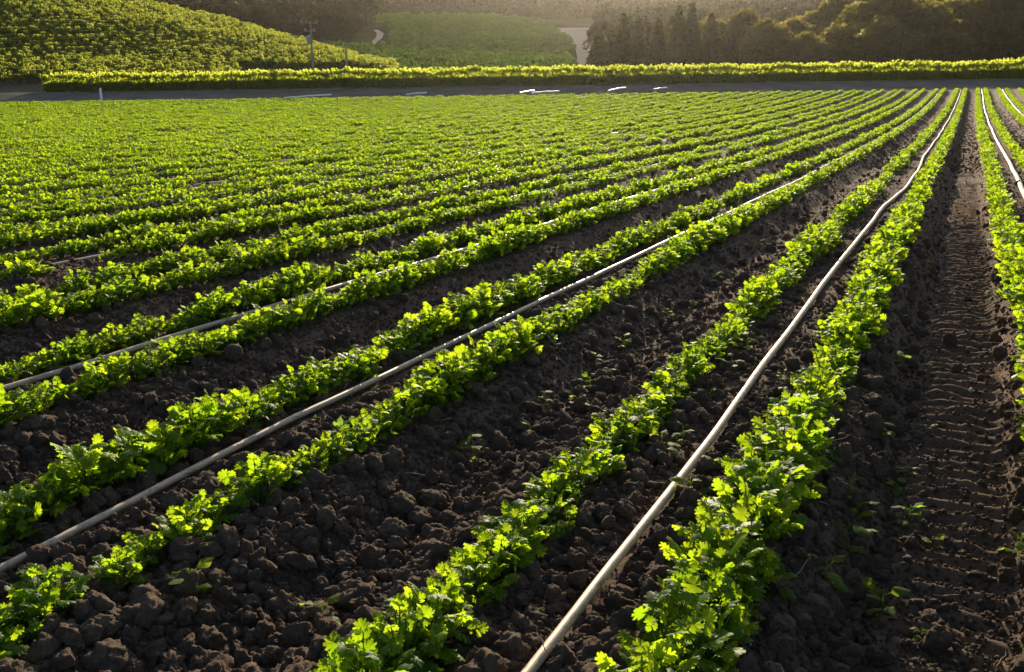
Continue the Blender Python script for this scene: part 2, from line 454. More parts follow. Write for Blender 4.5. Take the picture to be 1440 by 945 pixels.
# ------------------------------------------------------------------ scatter helper (one object, geometry nodes)
def scatter_group():
    g = bpy.data.node_groups.new("scatter", 'GeometryNodeTree')
    g.interface.new_socket("Geometry", in_out='INPUT', socket_type='NodeSocketGeometry')
    g.interface.new_socket("Collection", in_out='INPUT', socket_type='NodeSocketCollection')
    g.interface.new_socket("Geometry", in_out='OUTPUT', socket_type='NodeSocketGeometry')
    N = g.nodes; L = g.links
    gi = N.new("NodeGroupInput"); go = N.new("NodeGroupOutput")
    ci = N.new("GeometryNodeCollectionInfo"); ci.inputs["Separate Children"].default_value = True; ci.inputs["Reset Children"].default_value = True
    ip = N.new("GeometryNodeInstanceOnPoints"); ip.inputs["Pick Instance"].default_value = True
    def attr(nm, ty):
        a = N.new("GeometryNodeInputNamedAttribute"); a.data_type = ty; a.inputs["Name"].default_value = nm
        return a.outputs[0]
    L.new(gi.outputs[0], ip.inputs["Points"]); L.new(gi.outputs[1], ci.inputs["Collection"])
    L.new(ci.outputs[0], ip.inputs["Instance"])
    L.new(attr("pick", 'INT'), ip.inputs["Instance Index"])
    L.new(attr("spin", 'FLOAT_VECTOR'), ip.inputs["Rotation"])
    L.new(attr("size", 'FLOAT_VECTOR'), ip.inputs["Scale"])
    L.new(ip.outputs[0], go.inputs[0])
    return g, gi
SCATTER, _gi = scatter_group()
def scatter(name, P, rot, scl, pick, sources):
    me = bpy.data.meshes.new(name)
    me.vertices.add(len(P)); me.vertices.foreach_set("co", np.asarray(P, np.float32).ravel())
    scl = np.asarray(scl, np.float32)
    if scl.ndim == 1: scl = np.repeat(scl[:, None], 3, 1)
    a = me.attributes.new("spin", 'FLOAT_VECTOR', 'POINT'); a.data.foreach_set("vector", np.asarray(rot, np.float32).ravel())
    a = me.attributes.new("size", 'FLOAT_VECTOR', 'POINT'); a.data.foreach_set("vector", scl.ravel())
    a = me.attributes.new("pick", 'INT', 'POINT'); a.data.foreach_set("value", np.asarray(pick, np.int32))
    me.update()
    o = link(name, me)
    src = bpy.data.collections.new(name + "_source")          # never linked to the scene
    for s in sources:
        src.objects.link(bpy.data.objects.new(name + "_source", s))
    md = o.modifiers.new("scatter", 'NODES'); md.node_group = SCATTER
    ident = [s.identifier for s in SCATTER.interface.items_tree if s.name == "Collection"][0]
    md[ident] = src
    return o

# ------------------------------------------------------------------ crop plants
_half = np.array([(0.16, 0.04), (0.36, 0.07), (0.52, 0.20), (0.36, 0.30), (0.62, 0.39), (0.66, 0.55), (0.40, 0.56), (0.52, 0.77), (0.34, 0.88), (0.20, 0.75), (0.16, 0.96)])
OUT_HI = np.vstack([[(0, 0)], _half, [(0, 1.0)], _half[::-1] * [-1, 1]])
_lo = np.array([(0.42, 0.12), (0.60, 0.45), (0.36, 0.82)])
OUT_LO = np.vstack([[(0, 0)], _lo, [(0, 1.0)], _lo[::-1] * [-1, 1]])

def leaflet(mb, base, fwd, nrm, L, r, outline, fold=0.30, droop=0.25, mat=0, width=1.0):
    fwd = fwd / np.linalg.norm(fwd); side = np.cross(fwd, nrm); side /= np.linalg.norm(side) + 1e-9; up = np.cross(side, fwd)
    o = outline * [L * width, L]
    z = -fold * np.abs(o[:, 0]) + r.normal(0, 0.05 * L, len(o)) - droop * o[:, 1] ** 2 / L
    c = np.array([[0, 0.45 * L]]); zc = np.array([0.04 * L - droop * 0.2 * L])
    O = np.vstack([o, c]); Z = np.concatenate([z, zc])
    V = base + O[:, :1] * side + O[:, 1:2] * fwd + Z[:, None] * up
    n = len(outline)
    F = np.stack([np.arange(n), (np.arange(n) + 1) % n, np.full(n, n)], -1)
    mb.add(V, F, mat)

def crop_plant(seed, n_stems=24, hi=True, height=0.21):
    r = np.random.default_rng(seed); mb = MB()
    outl = OUT_HI if hi else OUT_LO
    for i in range(n_stems):
        az = r.uniform(0, 2 * np.pi)
        q = (i + 0.5) / n_stems
        tilt = math.radians(6 + 54 * q ** 0.9 + r.normal(0, 7))
        Ls = height * r.uniform(0.62, 1.0) * (1.0 - 0.25 * q)
        h = np.array([math.cos(az), math.sin(az), 0])
        base = h * r.uniform(0.0, 0.03)
        mid = base + Ls * 0.55 * (h * math.sin(tilt * 0.6) + np.array([0, 0, math.cos(tilt * 0.6)]))
        tip = mid + Ls * 0.45 * (h * math.sin(tilt * 1.25) + np.array([0, 0, math.cos(tilt * 1.25)]))
        mb.tube([base, mid, tip], [0.0032, 0.0026, 0.0018], 4 if hi else 3, 1, cap=False)
        a = math.radians(r.uniform(-15, 80) * (1 - 0.3 * q))
        lf = h * math.cos(a) + np.array([0, 0, math.sin(a)])
        ln = -h * math.sin(a) + np.array([0, 0, math.cos(a)])
        ln = ln + r.normal(0, 0.5, 3)
        S = r.uniform(0.022, 0.041) * (1.0 if hi else 1.2)
        side = np.cross(lf, ln); side /= np.linalg.norm(side)
        leaflet(mb, tip, lf, ln, S * 1.12, r, outl)
        b2 = tip - lf * 0.008
        for sgn in (-1, 1):
            d = lf * r.uniform(0.1, 0.5) + side * sgn + r.normal(0, 0.12, 3)
            leaflet(mb, b2, d, ln + r.normal(0, 0.2, 3), S * r.uniform(0.8, 1.0), r, outl)
        if hi and r.random() < 0.6:
            for sgn in (-1, 1):
                d = lf * 0.3 + side * sgn + r.normal(0, 0.15, 3)
                leaflet(mb, mid * 0.35 + tip * 0.65, d, ln + r.normal(0, 0.3, 3), S * 0.55, r, outl)
    return mb.mesh("crop_plant", [M['crop'], M['stem']])
PLANTS_HI = [crop_plant(100 + i, int(rng.integers(34, 52)), True) for i in range(12)]
PLANTS_LO = [crop_plant(200 + i, 22, False) for i in range(6)]

ROW_OFF = 0.345
plants = []      # x, y, scale, row id
def field_rows():
    out = []
    for k in range(-60, 9):
        c = BED0 + k * PITCH_BED
        for s in (-1, 1):
            out.append((k, s, c + s * ROW_OFF + (0.045 if (k, s) == (0, 1) else 0)))
    return out
for k, s, x0 in field_rows():
    y = -1.0
    ph = rng.uniform(0, 100)
    while True:
        y += rng.uniform(0.115, 0.185) * (1.0 if abs(k) < 14 else 1.25)
        xx = x0 + 0.05 * float(fbm(np.array([y * 0.4 + ph]), np.array([ph]), 2)[0]) + rng.normal(0, 0.018)
        D = depth_of(xx, y)
        if D > END_D - 0.6: break
        if y > 130: break
        # vigour varies along the row; a few gaps
        v = float(fbm(np.array([y * 0.8 + ph * 3]), np.array([x0 * 3.1]), 3)[0])
        if v < -0.25 and (y > 9 or k < -3): continue
        v = max(v, -0.2) if y < 9 else v
        sc = np.clip(0.94 + 0.9 * v + rng.normal(0, 0.12), 0.42, 1.4)
        if y < 9 and k > -3: sc = min(max(sc, 0.66), 1.22); sc = max(sc, 1.02 + 0.2 * rng.random()) if (k, s) == (0, 1) and 1.7 < y < 3.4 else sc
        elif k < -2: sc *= 0.90
        plants.append((xx, y, sc, k, s))
plants = np.array(plants)
# hand-set gaps seen in the photograph (start of the rows at the lower edge)
Pz = soil_z(plants[:, 0], plants[:, 1], False)
px, py, pd = proj(np.stack([plants[:, 0], plants[:, 1], Pz + 0.1], -1))
vis = ((pd > 0.5) & (px > -260) & (px < 1700) & (py < 1250)) | ((np.abs(plants[:, 0]) < 6) & (plants[:, 1] < 14))
plants, Pz, px, py, pd = plants[vis], Pz[vis], px[vis], py[vis], pd[vis]
gap = (plants[:, 3] == -1) & (plants[:, 4] == 1) & (px > 62) & (px < 140) & (py > 780)
plants, Pz, px, py, pd = plants[~gap], Pz[~gap], px[~gap], py[~gap], pd[~gap]
inframe = (pd > 0.5) & (px > 5) & (px < 1435) & (py > 0) & (py < 940)
order = np.argsort(np.where(inframe, pd, 1e6))
near_ids = set(order[:300].tolist())
ROWNAME = {(0, 1): "right of the white pipe", (0, -1): "left of the white pipe",
           (-1, 1): "right of the grey pipe", (-1, -1): "left of the grey pipe",
           (-2, 1): "right of the third pipe", (-2, -1): "left of the third pipe",
           (1, -1): "right of the tyre furrow"}
bins = {}
for i in order[:300]:
    x, y, sc, k, s = plants[i]
    o = link("crop_plant", PLANTS_HI[int(rng.integers(0, len(PLANTS_HI)))], loc=(x, y, Pz[i] - 0.012))
    o.rotation_euler = (rng.normal(0, 0.08), rng.normal(0, 0.08), rng.uniform(0, 6.28))
    o.scale = (sc * 1.05, sc * 1.05, sc * rng.uniform(0.9, 1.15))
    where = ROWNAME.get((int(k), int(s)), "far left beyond the third pipe")
    size = "tall bushy" if sc > 1.18 else ("small sparse" if sc < 0.82 else "leafy")
    stretch = "at the row's near end" if y < 2.8 else ("partway up the row" if y < 4.6 else "far up the row")
    tag(o, f"{size} crop plant {stretch} {where}", "crop plant", "crop plants in the near rows")
rest = np.array([i for i in range(len(plants)) if i not in near_ids])
hi_mask = (pd[rest] < 14) | (plants[rest, 1] < 9)
n_hi = len(PLANTS_HI)
pick = np.where(hi_mask, rng.integers(0, n_hi, len(rest)), n_hi + rng.integers(0, len(PLANTS_LO), len(rest)))
rot = np.stack([rng.normal(0, 0.08, len(rest)), rng.normal(0, 0.08, len(rest)), rng.uniform(0, 6.28, len(rest))], -1)
far_gain = 1.0 + 0.12 * smooth(20, 60, pd[rest])
o = scatter("crop_rows", np.stack([plants[rest, 0], plants[rest, 1], Pz[rest] - 0.012], -1), rot, plants[rest, 2] * 1.05 * far_gain, pick, PLANTS_HI + PLANTS_LO)
tag(o, "long rows of leafy green crop covering the field to the road", "crop", kind='stuff')

# ------------------------------------------------------------------ clods and stones
def ico(sub):
    import bmesh
    bm = bmesh.new(); bmesh.ops.create_icosphere(bm, subdivisions=sub, radius=1.0)
    V = np.array([v.co[:] for v in bm.verts]); Fc = np.array([[v.index for v in f.verts] for f in bm.faces]); bm.free()
    return V, Fc
def clod(seed, sub, mat, rough=1.0):
    r = np.random.default_rng(seed)
    V, Fc = ico(sub)
    d = np.ones(len(V))
    # chop with a few planes, then lump it
    for _ in range(int(r.integers(8, 14))):
        n = r.normal(size=3); n /= np.linalg.norm(n); c = r.uniform(0.50, 0.90)
        h = V @ n
        d = np.minimum(d, np.where(h > c, c / np.maximum(h, 1e-3), 1.0) * 0.9 + 0.1 * d)
    for _ in range(14):
        n = r.normal(size=3); n /= np.linalg.norm(n)
        d += 0.10 * rough * np.exp(-np.sum((V - n) ** 2, 1) / r.uniform(0.03, 0.25)) * r.choice([-0.8, 1])
    for f_, a_ in ((5.0, 0.035), (10.0, 0.026), (19.0, 0.018), (34.0, 0.012)):
        if f_ > 10 and sub < 4: break
        for _ in range(6):
            n = r.normal(size=3); n /= np.linalg.norm(n)
            n2 = r.normal(size=3); n2 /= np.linalg.norm(n2)
            w_ = np.sin(V @ n * f_ + r.uniform(0, 6.28)) * np.sin(V @ n2 * f_ * 0.8 + r.uniform(0, 6.28))
            d += rough * a_ * (1.6 * (0.4 - np.sqrt(np.abs(w_))) if f_ < 15 else w_)
    return mesh_np("soil_clod", V * d[:, None] * np.array([1, r.uniform(0.75, 1), r.uniform(0.6, 0.85)]), [Fc], [mat])
CLODS_HI = [clod(300 + i, 4, M['clod']) for i in range(10)]
CLODS_LO = [clod(320 + i, 2, M['clod']) for i in range(8)]
STONES = [clod(340 + i, 3, M['stone'], 0.5) for i in range(4)]

# random candidates over the near field, thinner farther off
def clod_points(n, y0, y1, x0, x1, r):
    y = y0 * (y1 / y0) ** r.random(n)
    x = x0 + (x1 - x0) * r.random(n)
    x = x * (0.35 + 0.65 * y / y1)
    return x, y
cl = []
r = np.random.default_rng(55)
N = 420000
y = 0.6 * (26 / 0.6) ** r.random(N)
half = 1.3 + 0.95 * y
x = r.uniform(-1, 0.75, N) * half * 1.25
rad = 0.0068 * (1 - r.random(N)) ** (-1 / 1.98)
rad = np.minimum(rad, 0.085 * (0.6 + 0.4 * r.random(N)))
k = bed_k(x); u = x - BED0 - k * PITCH_BED
wheel = (x > -0.12) & (x < 0.34)
# big ones roll into the plain furrows and onto the bed tops between rows; few sit in the wheel track or under the plants
pr = np.ones(N)
pr[np.abs(np.abs(u) - ROW_OFF) < 0.09] = 0.35
pr[wheel & (rad > 0.018)] = 0.10
pr[wheel & (rad <= 0.018)] = 0.6
pr[wheel & (rad < 0.022)] = 0.9
pr[(rad > 0.04) & (x < -4)] *= 0.5
keep = r.random(N) < pr
x, y, rad = x[keep], y[keep], rad[keep]
z = soil_z(x, y, True) + rad * r.uniform(0.05, 0.55, len(x))
cx_, cy_, cd_ = proj(np.stack([x, y, z], -1))
vis = ((cd_ > 0.4) & (cx_ > -250) & (cx_ < 1650) & (cy_ < 1200)) | ((np.abs(x) < 4) & (y < 10))
x, y, z, rad, cx_, cy_, cd_ = [a[vis] for a in (x, y, z, rad, cx_, cy_, cd_)]
app = rad / np.maximum(cd_, 0.5)
inf = (cd_ > 0.4) & (cx_ > 3) & (cx_ < 1437) & (cy_ > 100) & (cy_ < 942)
# keep clods off the pipes
for pxl in (-0.97, -2.93, -4.82):
    on = np.abs(x - pxl) < 0.025 + 0.75 * rad
    app[on] *= 0.01; z[on] -= 0.5 * rad[on]; rad[on] = np.minimum(rad[on] * 0.4, 0.014)
order = np.argsort(-np.where(inf, app, 0))
big = order[:280]
def clod_where(x, y):
    if x > -0.5: return "on the bank of the tyre furrow" if (x < -0.15 or x > 0.35) else "in the tyre furrow"
    k = int(round((x - BED0) / PITCH_BED)); u = x - BED0 - k * PITCH_BED
    nm = {0: "white", -1: "grey", -2: "third"}.get(k, "far left")
    if abs(u) < 0.36: return f"on the bed beside the {nm} pipe"
    if abs(u) < 0.5: return f"at the crop row's foot by the {nm} pipe"
    if u < 0: return {0: "in the furrow right of the grey pipe", -1: "in the furrow left of the grey pipe"}.get(k, "in the far left furrow")
    return {-1: "in the furrow right of the grey pipe", -2: "in the furrow left of the grey pipe"}.get(k, "in the far left furrow")
for n_, i in enumerate(big):
    o = link("soil_clod", CLODS_HI[int(r.integers(0, 10))], loc=(x[i], y[i], z[i]))
    o.rotation_euler = r.uniform(0, 6.28, 3); s_ = rad[i]
    o.scale = (s_, s_, s_)
    sz = "very large" if s_ > 0.065 else ("large" if s_ > 0.042 else "middling")
    fr = "near end" if y[i] < 2.4 else ("partway up" if y[i] < 4 else "far up")
    tag(o, f"{sz} soil clod {clod_where(x[i], y[i])}, {fr}", "soil clod", "large soil clods")
sm = order[280:]
nh, nl = len(CLODS_HI), len(CLODS_LO)
# farther clods, only ever seen as texture
nf = 45000
yf = 24 * (85 / 24) ** r.random(nf); xf = r.uniform(-1, 0.25, nf) * (0.75 * yf)
kf = bed_k(xf); uf = np.abs(xf - BED0 - kf * PITCH_BED)
kp = (uf > 0.5) & (depth_of(xf, yf) < END_D - 1)
xf, yf = xf[kp], yf[kp]; rf = r.uniform(0.02, 0.055, len(xf)); zf = soil_z(xf, yf) + 0.2 * rf
x = np.concatenate([x, xf]); y = np.concatenate([y, yf]); z = np.concatenate([z, zf]); rad = np.concatenate([rad, rf]); app = np.concatenate([app, 0 * rf])
sm = np.concatenate([sm, np.arange(len(x) - len(xf), len(x))])
pick = np.where(app[sm] > 0.007, r.integers(0, nh, len(sm)), nh + r.integers(0, nl, len(sm)))
o = scatter("soil_crumbs", np.stack([x[sm], y[sm], z[sm]], -1), r.uniform(0, 6.28, (len(sm), 3)), rad[sm], pick, CLODS_HI + CLODS_LO)
tag(o, "small dark soil crumbs and clods strewn over beds and furrows", "soil", kind='stuff')

def gpoint(px, py, lift=0.0):
    """where a pixel of the photograph meets the soil"""
    d = ray(px, py); t = EYE / -d[2] if d[2] < -1e-3 else 60.0
    t = min(t, 200)
    for _ in range(30):
        P = d * t + np.array([0, 0, EYE]); zs = float(soil_z(np.array([P[0]]), np.array([P[1]]), False)[0])
        t += (P[2] - zs) / max(1e-3, -d[2] + 0.02)
    P[2] = float(soil_z(np.array([P[0]]), np.array([P[1]]))[0]) + lift
    return P

for (q, w, s_, lab) in [(361, 711, 0.020, "pale stone at the foot of the crop left of the grey pipe"),
                        (297, 536, 0.022, "white stone on the dark bank below the third pipe"),
                        (372, 533, 0.014, "small white stone lying right of the biggest white stone on the bank"),
                        (657, 551, 0.011, "tiny white stone in the furrow beside the row by the grey pipe"),
                        (1168, 838, 0.014, "small pale stone on the left bank of the tyre furrow"),
                        (1160, 742, 0.013, "pale stone beneath the crop row by the tyre furrow"),
                        (1080, 905, 0.013, "pale stone low on the furrow bank near the nearest bushy plant"),
                        (1365, 555, 0.022, "flat pale stone in the tyre track"),
                        (1352, 692, 0.012, "small white stone in the middle of the tyre track"),
                        (596, 887, 0.012, "small pale stone near the lower edge between clods"),
                        (180, 890, 0.013, "small pale stone among clods at the lower left"),
                        (1055, 905, 0.010, "tiny pale stone at the foot of the nearest bushy plant")]:
    P = gpoint(q, w)
    o = link("pale_stone", STONES[int(r.integers(0, 4))], loc=(P[0], P[1], P[2] + s_ * 0.4)); o.scale = (s_, s_, s_ * 0.8); o.rotation_euler = r.uniform(0, 6.28, 3)
    tag(o, lab, "stone", "pale stones")

# ------------------------------------------------------------------ weeds
def weed(seed, n=7, L=0.05, hgt=0.06, wide=0.34, mat='weed', a0=0, a1=45):
    r = np.random.default_rng(seed); mb = MB()
    for i in range(n):
        az = i * 2.4 + r.normal(0, 0.3); h = np.array([math.cos(az), math.sin(az), 0])
        zb = hgt * (i / n)
        a = math.radians(r.uniform(a0, a1)); b = np.array([0, 0, zb])
        st = b + h * 0.018 + np.array([0, 0, 0.008]); mb.tube([b, st], [0.0015, 0.001], 3, 0, False)
        lf = h * math.cos(a) + np.array([0, 0, math.sin(a)])
        t = np.linspace(0, 1, 7)[1:-1]
        w = wide * np.sin(np.pi * t ** 0.8)
        outl = np.vstack([[(0, 0)], np.stack([w, t], -1), [(0, 1)], np.stack([-w, t], -1)[::-1]])
        leaflet(mb, st, lf, np.array([0, 0, 1]) + r.normal(0, 0.25, 3), L * r.uniform(0.7, 1.1), r, outl, 0.2, 0.35)
    mb.tube([(0, 0, 0), (0, 0, hgt)], [0.002, 0.0015], 4, 0, False)
    return mb.mesh("weed", [M[mat]])
WEEDS = [weed(400 + i, int(rng.integers(5, 10)), 0.05, rng.uniform(0.03, 0.08)) for i in range(6)]
BROAD = [weed(420 + i, 12, 0.065, 0.14, 0.32, 'broad', 25, 75) for i in range(3)]
weed_px = [(455, 882, 1.0), (660, 632, .8), (878, 491, 1.0), (835, 505, .8), (850, 535, .9), (830, 545, .9), (815, 575, .8), (765, 565, .7), (1050, 495, 1.0), (1085, 445, .8),
           (1028, 522, 1.0), (963, 575, .8), (930, 640, .9), (1262, 515, 1.1), (1232, 620, 1.0), (1262, 690, .8), (1275, 672, .7), (1278, 735, .8), (1160, 820, 1.5), (1190, 770, 1.0), (1205, 735, .9),
           (1135, 710, 1.3), (1085, 830, 1.3), (1240, 860, 1.0), (1310, 770, .6), (1400, 425, 1.3), (1432, 790, 1.2), (1305, 605, .6), (1300, 375, 1.0), (65, 832, .9), (270, 845, 1.0), (880, 665, .7),
           (970, 700, .9), (1005, 655, .8), (1095, 415, .7), (940, 445, .7), (960, 620, .7), (1010, 395, .7), (975, 430, .6), (1065, 345, .8), (1185, 690, .8), (1150, 600, .8), (745, 610, .6)]
seen = {}
for i, (q, w, s_) in enumerate(weed_px):
    P = gpoint(q, w)
    o = link("weed", WEEDS[i % 6], loc=(P[0], P[1], P[2] + 0.004)); o.scale = (min(s_ * 1.5, 1.5),) * 3; o.rotation_euler = (0, 0, rng.uniform(0, 6.28))
    sz = "small" if s_ < 0.85 else ("sprawling" if s_ > 1.15 else "low")
    lab = f"{sz} weed seedling {clod_where(P[0], P[1])}, " + ("near end" if P[1] < 2.4 else "partway up" if P[1] < 4 else "far up")
    tag(o, lab, "weed", "weed seedlings")
for i, (q, w, s_, lab) in enumerate([(480, 628, 0.8, "broad-leaved pale weed standing in the crop row right of the grey pipe"), (778, 490, 0.75, "broad-leaved weed at the edge of the row, up from the grey pipe's middle"),
                                     (255, 640, 0.75, "reddish-edged broad-leaved weed between grey pipe and the row left of it")]):
    P = gpoint(q, w)
    o = link("weed", BROAD[i % 3], loc=(P[0], P[1], P[2] - 0.004)); o.scale = (s_, s_, s_); o.rotation_euler = (0, 0, rng.uniform(0, 6.28))
    tag(o, lab, "weed", "broad-leaved weeds")
# tiny seedlings nobody would count
n = 2600
yy = 3.0 * (30 / 3.0) ** rng.random(n); xx = rng.uniform(-1, 0.5, n) * (1.0 + 0.9 * yy)
kk = bed_k(xx); uu = np.abs(xx - BED0 - kk * PITCH_BED)
keep = (np.abs(uu - ROW_OFF) < 0.22) & ~((xx > -0.15) & (xx < .4)) | (rng.random(n) < 0.12)
xx, yy = xx[keep], yy[keep]
o = scatter("seedlings", np.stack([xx, yy, soil_z(xx, yy) - 0.003], -1), np.stack([0 * xx, 0 * xx, rng.uniform(0, 6.28, len(xx))], -1), rng.uniform(0.3, 0.75, len(xx)), rng.integers(0, 6, len(xx)), WEEDS)
tag(o, "tiny green seedlings sprouting along the edges of the crop rows", "seedlings", kind='stuff')

STRAW = []
for i in range(4):
    rr_ = np.random.default_rng(450 + i); mb = MB(); a_ = np.cumsum(np.vstack([[0, 0, 0], rr_.normal([0.02, 0, 0], [0.004, 0.006, 0.004], (4, 3))]), 0); mb.tube(a_, [0.0022, 0.002, 0.0018, 0.0016, 0.001], 5)
    STRAW.append(mb.mesh("straw", [M['straw']]))
n = 700
yy = 1.4 * (9 / 1.4) ** rng.random(n); xx = rng.uniform(-1, 0.42, n) * (1.2 + 0.95 * yy)
o = scatter("plant_litter", np.stack([xx, yy, soil_z(xx, yy) + rng.uniform(0.004, 0.03, n)], -1), np.stack([rng.normal(0, 0.2, n), rng.normal(0, 0.3, n), rng.uniform(0, 6.28, n)], -1), rng.uniform(0.4, 1.2, n), rng.integers(0, 4, n), STRAW)
tag(o, "bits of dry straw and dead stalks lying among the clods", "plant litter", kind='stuff')

# ------------------------------------------------------------------ irrigation pipes
def pipe(x_of_y, y0, y1, rad, mat, label, nubs=False, lift=0.0, step=0.12):
    ysn = [y0]
    while ysn[-1] < y1: ysn.append(ysn[-1] + step * (1 + ysn[-1] * 0.05))
    ysn = np.array(ysn); xsn = np.array([x_of_y(v) for v in ysn])
    zz = base_z(xsn, ysn) + bed_profile(xsn) + rad * 0.9 + 0.018 * fbm(ysn * 0.9 + y0, xsn * 3, 3) + lift + 0.012
    mb = MB(); mb.tube(np.stack([xsn, ysn, zz], -1), rad * np.interp(ysn, [2, 6, 14], [1, 1.2, 1.5]), 16, 0)
    o = link("irrigation_pipe", mb.mesh("irrigation_pipe", [mat]))
    tag(o, label, "irrigation pipe", "irrigation pipes along the beds")
    if nubs:
        for yn in np.arange(y0 + 0.21, min(y1, 12), 0.52):
            mb = MB(); i = np.searchsorted(ysn, yn); xn = np.interp(yn, ysn, xsn); zn = np.interp(yn, ysn, zz)
            mb.tube([(xn + rad * 0.5, yn, zn + rad * 0.72), (xn + rad * 0.62, yn, zn + rad * 1.05)], [0.007, 0.004], 8, 0)
            mb.tube([(xn + rad * 0.5, yn + 0.03, zn + rad * 0.75), (xn + rad * 0.6, yn + 0.03, zn + rad * 1.0)], [0.005, 0.004], 8, 0)
            link("drip_emitter", mb.mesh("drip_emitter", [mat]), parent=o)
    return o
def track(pts, wob=0.02, f=0.5, seed=0.0):
    P = np.array(pts, float)
    return lambda v: float(np.interp(v, P[:, 0], P[:, 1])) + wob * float(fbm(np.array([v * f + seed]), np.array([seed]), 3)[0])
pipe(track([(0, -.98), (2.07, -.97), (4.2, -.95), (6.1, -.96), (8, -.98), (10.5, -.98), (14, -.96), (17, -.86), (21, -.84), (26, -.93), (120, -.97)], 0.05, 0.35, 3), -0.5, 105, 0.017, M['pipe_white'],
     "dusty white pipe running along the bed beside the tyre furrow")
pipe(track([(0, -2.9), (1.8, -2.9), (3.5, -2.97), (5.2, -2.95), (8.5, -2.92), (12, -2.88), (17.5, -2.80), (30, -2.82), (120, -2.82)], 0.03, 0.4, 9), 0.2, 103, 0.0155, M['pipe_grey'],
     "grey pipe with drip nubs entering at the left edge", nubs=True)
pipe(track([(0, -4.83), (12, -4.76), (30, -4.67), (120, -4.67)], 0.10, 0.35, 14), 1.5, 101, 0.017, M['pipe_grey'], "third pipe left of the furrow, partly hidden by plants")
names = ["fourth", "fifth", "sixth", "seventh", "eighth"]
for j, nm in enumerate(names):
    xc = BED0 - PITCH_BED * (3 + j) - (0.2 if j == 0 else 0)
    pipe(track([(0, xc), (120, xc)], 0.14, 0.3, 20 + 3 * j), 3.0, 98 - j, 0.017, M['pipe_grey'] if j else M['pipe_white'], f"{nm} pipe left of the furrow, mostly hidden in the crop", lift=-0.03)
pipe(track([(0, 0.93), (120, 0.90)], 0.09, 0.12, 31), -0.5, 106, 0.026, M['pipe_white'], "bright white pipe on the bed right of the tyre furrow")
pipe(track([(0, 2.75), (120, 2.75)], 0.09, 0.12, 37), -0.5, 106, 0.025, M['pipe_white'], "white pipe on the second bed right of the tyre furrow")

# loose pipe lengths lying at the far headland
def far_point(px, py):
    """point on the field's far end seen at a pixel"""
    best = None
    d = ray(px, py)
    ts = np.linspace(45, 130, 2000)
    P = d[None, :] * ts[:, None] + np.array([0, 0, EYE])
    dz = P[:, 2] - base_z(P[:, 0], P[:, 1])
    i = int(np.argmax(dz < 0)) if (dz < 0).any() else int(np.argmin(np.abs(dz)))
    p = P[i].copy(); p[2] = float(base_z(p[:1], p[1:2])[0]); return p
for (x0, y0, x1, y1, lab) in [(402, 142, 466, 138, "long pale pipe lying at the far field edge below the tall pole"), (572, 137, 600, 135, "short white pipe at the far field edge, left of the picture's middle"),
                              (731, 135, 751, 132, "stubby white pipe beside a longer one at the far edge"), (748, 135, 786, 133, "longer white pipe at the far edge, in the middle of the picture"),
                              (855, 132, 880, 128, "white pipe at the far field edge in front of the conifers"), (919, 130, 938, 128, "faint white pipe at the far edge, right of the one by the conifers")]:
    a = far_point(x0, y0); b = far_point(x1, y1)
    a[2] += 0.30; b[2] += 0.34
    mb = MB(); mb.tube([a, (a + b) / 2 + [0, 0, 0.03], b], 0.075, 10)
    tag(link("pipe_length", mb.mesh("pipe_length", [M['whitepaint']])), lab, "pipe", "loose pipes at the far headland")

# sprinkler risers standing in the far field
riser = MB(); riser.tube([(0, 0, 0), (0, 0, 0.95)], 0.016, 6)
riser_me = riser.mesh("sprinkler_riser", [M['stakemetal']])
hd = MB(); hd.tube([(0, 0, 0.93), (0, 0, 1.02)], [0.03, 0.022], 8); hd.tube([(-0.05, 0, 1.03), (0.06, 0, 1.05)], 0.014, 6)
head_me = hd.mesh("sprinkler_head", [M['stakemetal']])
for i, (q, w, sc_, lab) in enumerate([(27, 161, 1.0, "leftmost dark sprinkler riser in the crop"), (43, 157, .8, "short riser just right of the leftmost one"), (146, 162, 1.0, "dark sprinkler riser below the white post"),
                                      (161, 156, .8, "riser right of the one below the white post, nearest of the pair"), (171, 158, .8, "outer riser of the pair right of the white post"), (212, 150, .6, "short riser between the white post and the pair"),
                                      (244, 151, .6, "thin short riser left of the tall dark one"), (270, 152, .7, "thin riser just left of the tall dark one"), (281, 158, 1.0, "tall dark riser below the left part of the hedge"),
                                      (322, 149, .6, "short riser right of the tall dark one"), (362, 151, .6, "short riser left of the long pale pipe"), (386, 152, .8, "riser standing just left of the long pale pipe"),
                                      (440, 149, .6, "riser in front of the long pale pipe, below the tall pole"), (475, 149, .8, "riser just right of the long pale pipe"), (547, 145, .7, "riser left of the short white pipe"), (611, 143, .6, "riser just right of the short white pipe"), (712, 142, .6, "riser left of the stubby white pipe")]):
    P = far_point(q, w)
    o = link("sprinkler_riser", riser_me, loc=P); o.scale = (1, 1, sc_); link("sprinkler_head", head_me, parent=o)
    tag(o, lab, "sprinkler riser", "sprinkler risers in the far field")

# white marker post by the road
P = far_point(143, 141)
mb = MB(); mb.box((0, 0, 0.55), (0.09, 0.09, 0.55)); o = link("marker_post", mb.mesh("marker_post", [M['whitepaint']], False), loc=P)
mb = MB(); V_ = [(-.11, -.11, 1.10), (.11, -.11, 1.10), (.11, .11, 1.10), (-.11, .11, 1.10), (0, 0, 1.28)]
mb.add(V_, [[0, 1, 4], [1, 2, 4], [2, 3, 4], [3, 0, 4], [0, 2, 1], [0, 3, 2]]); link("post_cap", mb.mesh("post_cap", [M['whitepaint']], False), parent=o)
tag(o, "white pointed marker post at the road edge below the hedge's left end", "marker post")

